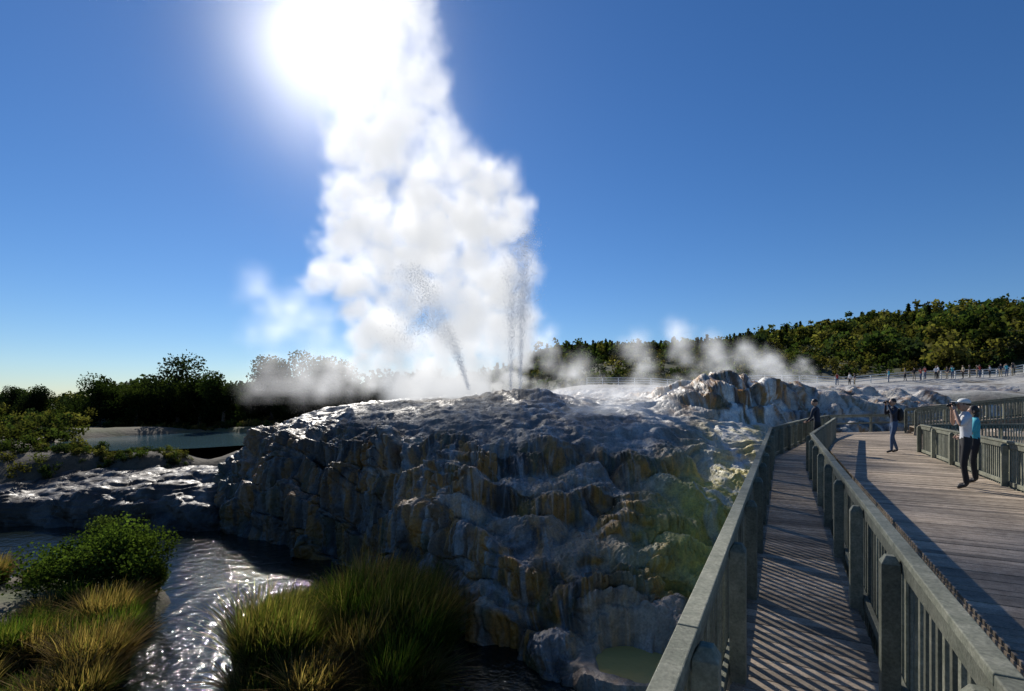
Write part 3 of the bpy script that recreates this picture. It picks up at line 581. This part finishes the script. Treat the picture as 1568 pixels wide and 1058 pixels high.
def steam(name,pts,rad,mat,dens,vox,w1=(.3,2.2,5),edge=.35,dn=(.5,.3,.7),zf=None):
    pts=np.array(pts,np.float32); rad=np.array(rad,np.float32)
    me=bpy.data.meshes.new(name); me.from_pydata(pts.tolist(),[],[]); a=me.attributes.new('rad','FLOAT','POINT'); a.data.foreach_set('value',rad)
    ob=bpy.data.objects.new(name,me); scn.collection.objects.link(ob); me.materials.append(mat)
    lo=(pts-rad[:,None]).min(0)-w1[1]*.4; hi=(pts+rad[:,None]).max(0)+w1[1]*.4
    ng=bpy.data.node_groups.new(name+'_nodes','GeometryNodeTree'); ng.interface.new_socket('Geometry',in_out='INPUT',socket_type='NodeSocketGeometry'); ng.interface.new_socket('Geometry',in_out='OUTPUT',socket_type='NodeSocketGeometry')
    nd=ng.nodes; lk=ng.links.new; gi=nd.new('NodeGroupInput'); go=nd.new('NodeGroupOutput'); pos=nd.new('GeometryNodeInputPosition')
    nz=nd.new('ShaderNodeTexNoise'); nz.inputs['Scale'].default_value=w1[0]; nz.inputs['Detail'].default_value=w1[2]; nz.inputs['Roughness'].default_value=.62; lk(pos.outputs[0],nz.inputs['Vector'])
    def vm(op,a,b=None):
        n=nd.new('ShaderNodeVectorMath'); n.operation=op
        for i,q in enumerate((a,b)):
            if q is None: continue
            if isinstance(q,tuple): n.inputs[i].default_value=q
            else: lk(q,n.inputs[i])
        return n
    def mt(op,a,b=None,c=None,clamp=False):
        n=nd.new('ShaderNodeMath'); n.operation=op; n.use_clamp=clamp
        for i,q in enumerate((a,b,c)):
            if q is None: continue
            if isinstance(q,(int,float)): n.inputs[i].default_value=q
            else: lk(q,n.inputs[i])
        return n.outputs[0]
    sub=vm('SUBTRACT',nz.outputs['Color'],(.5,.5,.5)); sc=vm('MULTIPLY',sub.outputs[0],(w1[1]*2,)*3); p1=vm('ADD',pos.outputs[0],sc.outputs[0]).outputs[0]
    sn=nd.new('GeometryNodeSampleNearest'); lk(gi.outputs[0],sn.inputs[0]); lk(p1,sn.inputs['Sample Position'])
    def si(dt,src):
        n=nd.new('GeometryNodeSampleIndex'); n.data_type=dt; lk(gi.outputs[0],n.inputs['Geometry']); lk(src,n.inputs['Value']); lk(sn.outputs[0],n.inputs['Index']); return n.outputs[0]
    def na(nm):
        n=nd.new('GeometryNodeInputNamedAttribute'); n.data_type='FLOAT'; n.inputs['Name'].default_value=nm; return n.outputs[0]
    pp=si('FLOAT_VECTOR',pos.outputs[0]); rd=si('FLOAT',na('rad'))
    dist=vm('DISTANCE',p1,pp).outputs['Value']
    q=mt('DIVIDE',mt('SUBTRACT',rd,dist),mt('MULTIPLY',rd,edge),clamp=True); q=mt('MULTIPLY',q,q)
    n2=nd.new('ShaderNodeTexNoise'); n2.inputs['Scale'].default_value=dn[0]; n2.inputs['Detail'].default_value=5; lk(pos.outputs[0],n2.inputs['Vector'])
    mr=nd.new('ShaderNodeMapRange'); mr.inputs[1].default_value=dn[1]; mr.inputs[2].default_value=dn[2]; mr.inputs[3].default_value=.12; mr.inputs[4].default_value=1.6; lk(n2.outputs[0],mr.inputs[0])
    D_=mt('MULTIPLY',mt('MULTIPLY',q,mr.outputs[0]),dens)
    if zf:
        sx=nd.new('ShaderNodeSeparateXYZ'); lk(pos.outputs[0],sx.inputs[0]); m2=nd.new('ShaderNodeMapRange')
        for i,v in enumerate(zf): m2.inputs[1+i].default_value=v
        lk(sx.outputs[2],m2.inputs[0]); D_=mt('MULTIPLY',D_,m2.outputs[0])
    vc=nd.new('GeometryNodeVolumeCube'); lk(D_,vc.inputs['Density']); vc.inputs['Min'].default_value=tuple(float(v) for v in lo); vc.inputs['Max'].default_value=tuple(float(v) for v in hi)
    for i,k in enumerate(('Resolution X','Resolution Y','Resolution Z')): vc.inputs[k].default_value=max(8,int((hi[i]-lo[i])/vox))
    sm=nd.new('GeometryNodeSetMaterial'); sm.inputs['Material'].default_value=mat; lk(vc.outputs[0],sm.inputs[0]); lk(sm.outputs[0],go.inputs[0])
    mod=ob.modifiers.new('steam','NODES'); mod.node_group=ng; return ob
rs=np.random.default_rng(21)
prof=[(2.3,-11.5,1.2),(4.8,-13.2,2.2),(7.4,-13.6,2.5),(10,-16.2,2.6),(12.5,-17.4,2.6),(15,-14.8,2.4),(17.6,-16.0,2.0),(20.5,-16,.6),(22.5,-15,-3.3),(27.8,-13.4,-4.8),(33,-13.2,-5.6),(38,-15.5,-6.5),(44,-19,-8)]
pz=[q[0] for q in prof]; pts=[];rad=[]
for i in range(700):
    z=2.0+42*rs.random()**1.1; x0=np.interp(z,pz,[q[1] for q in prof]); x1=np.interp(z,pz,[q[2] for q in prof]); w=(x1-x0)/2
    r=min(rs.uniform(.8,2.7),w*.6); u=rs.uniform(-1,1); dy=rs.uniform(-1,1)*min(w,5.5)*.75*math.sqrt(max(0,1-u*u*.8))
    pts.append(((x0+x1)/2+u*(w-r*.75),41+dy,max(z,1.4+r*.5))); rad.append(r)
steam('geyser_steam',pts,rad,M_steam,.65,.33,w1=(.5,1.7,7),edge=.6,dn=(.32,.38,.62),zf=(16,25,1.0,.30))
pts=[(-15.4,43,32),(-18,43,30),(-13,44,27),(-17,42,24)]; rad=[18,15,14,12]
steam('sun_glare_haze',pts,rad,M_glare_haze,.0040,2.2,w1=(.08,5,3),edge=1.0,dn=(.12,.2,.8))  # thin haze added towards the sun to produce its white glare
pts=[];rad=[]
for i in range(60): 
    z=rs.uniform(2.5,10.5); pts.append((-19+rs.normal()*1.6+(10-z)*.25,43+rs.normal()*2,z)); rad.append(rs.uniform(1,2.4))
for i in range(60): pts.append((rs.uniform(-21,-12),42+rs.normal()*2,2.2+rs.random()*1.8)); rad.append(rs.uniform(.9,1.7))
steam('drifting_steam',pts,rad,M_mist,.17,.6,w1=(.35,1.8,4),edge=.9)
pts=[];rad=[]
for i in range(120): 
    x=rs.uniform(2,26); pts.append((x,44+rs.normal()*4,1.8+abs(rs.normal())*.5)); rad.append(rs.uniform(.6,1.3))
for (x,y,h) in [(5.5,46,6.0),(8,45,2.8),(17,46,6.4),(21,47,4.4),(30,60,6.0),(24,55,6.5),(36,66,5.5),(13,43,4.8),(44,72,5),(27,50,4)]:
    for k in range(16): t=k/16; pts.append((x-t*3+rs.normal()*.4,y+rs.normal(),2+t*h)); rad.append(.5+1.1*t)
for i in range(40): x=rs.uniform(3.0,9.0); y=27+(x-3)*.6+rs.normal()*1.2; pts.append((x,y,.9+rs.random()*.8)); rad.append(rs.uniform(.4,.8))
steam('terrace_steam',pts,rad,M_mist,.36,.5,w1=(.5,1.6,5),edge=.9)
pts=[];rad=[]
for i in range(40): pts.append((rs.uniform(-62,-56)+rs.normal(),76+rs.normal()*1.5,rs.uniform(0,3))); rad.append(rs.uniform(.7,1.5))
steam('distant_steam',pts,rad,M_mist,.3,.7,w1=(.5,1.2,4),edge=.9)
rj=np.random.default_rng(8); M_drop=leafmat('spray_droplets',.5,(1,1,1))
def jets(name,base,vx,vz,n,spread,tmax=1.0,size=.013):
    k=rj.random(n)**.9*tmax; sx=rj.normal(size=n)*spread; sy=rj.normal(size=n)*spread
    T=2*vz/9.81*.5; t=k*T*1.2
    x=base[0]+(vx+sx)*t+rj.normal(size=n)*.08*(1+t); y=base[1]+sy*t+rj.normal(size=n)*.06; z=base[2]+vz*rj.uniform(.68,1,n)*t-4.9*t*t
    Pt=np.stack([x,y,z],1); s=(size*rj.uniform(.5,1.3,n))[:,None]
    o=np.array([[1,0,-.6],[-.5,.87,-.6],[-.5,-.87,-.6],[0,0,5.0]]); V=(Pt[:,None,:]+o[None]*s[:,:,None]).reshape(-1,3); F=(np.arange(n)*4)[:,None,None]+np.array([[0,1,3],[1,2,3],[2,0,3],[0,2,1]])[None]
    return make_mesh(name,V,F.reshape(-1,3),M_drop,np.tile([[.92,.93,.95]],(4*n,1)))
jets('water_jet',(-3.2,38.0,2.4),-3.2,13.5,14000,.5,1.0); jets('water_jet',(.6,38.9,2.4),.30,16.0,9000,.28); jets('water_jet',(-.1,38.8,2.4),.1,15,7000,.36)
# ------------------------------------------------------------------ world, sun, camera
sd=Vector((-.375,1,.74)).normalized(); el=math.asin(sd.z); az=math.atan2(sd.x,sd.y)
w=bpy.data.worlds.new('World'); scn.world=w; w.use_nodes=True; nt=w.node_tree; bg=nt.nodes['Background']
sk=nt.nodes.new('ShaderNodeTexSky'); sk.sky_type='NISHITA'; sk.sun_disc=False; sk.sun_elevation=el; sk.sun_rotation=az; sk.air_density=1.0; sk.dust_density=.12; sk.ozone_density=4; sk.altitude=300
hs=nt.nodes.new('ShaderNodeHueSaturation'); hs.inputs['Saturation'].default_value=1.18; nt.links.new(sk.outputs[0],hs.inputs['Color'])
tn=nt.nodes.new('ShaderNodeMix'); tn.data_type='RGBA'; tn.blend_type='MULTIPLY'; tn.inputs[0].default_value=1; tn.inputs[7].default_value=(.84,.95,1.12,1); nt.links.new(hs.outputs[0],tn.inputs[6])
nt.links.new(tn.outputs[2],bg.inputs[0]); bg.inputs[1].default_value=.08
L=bpy.data.lights.new('sun','SUN'); L.energy=5; L.angle=math.radians(.5); L.color=(1,.94,.85); lo=bpy.data.objects.new('sun',L); lo.rotation_euler=sd.to_track_quat('Z','Y').to_euler(); scn.collection.objects.link(lo)
c=bpy.data.cameras.new('camera'); c.lens=18; c.sensor_width=36; c.shift_y=.0517; c.clip_end=6000; c.clip_start=.05
co=bpy.data.objects.new('camera',c); co.location=(0,0,1.78); co.rotation_euler=(math.pi/2,0,0); scn.collection.objects.link(co); scn.camera=co
scn.view_settings.view_transform='Standard'; scn.view_settings.look='None'; scn.view_settings.exposure=0
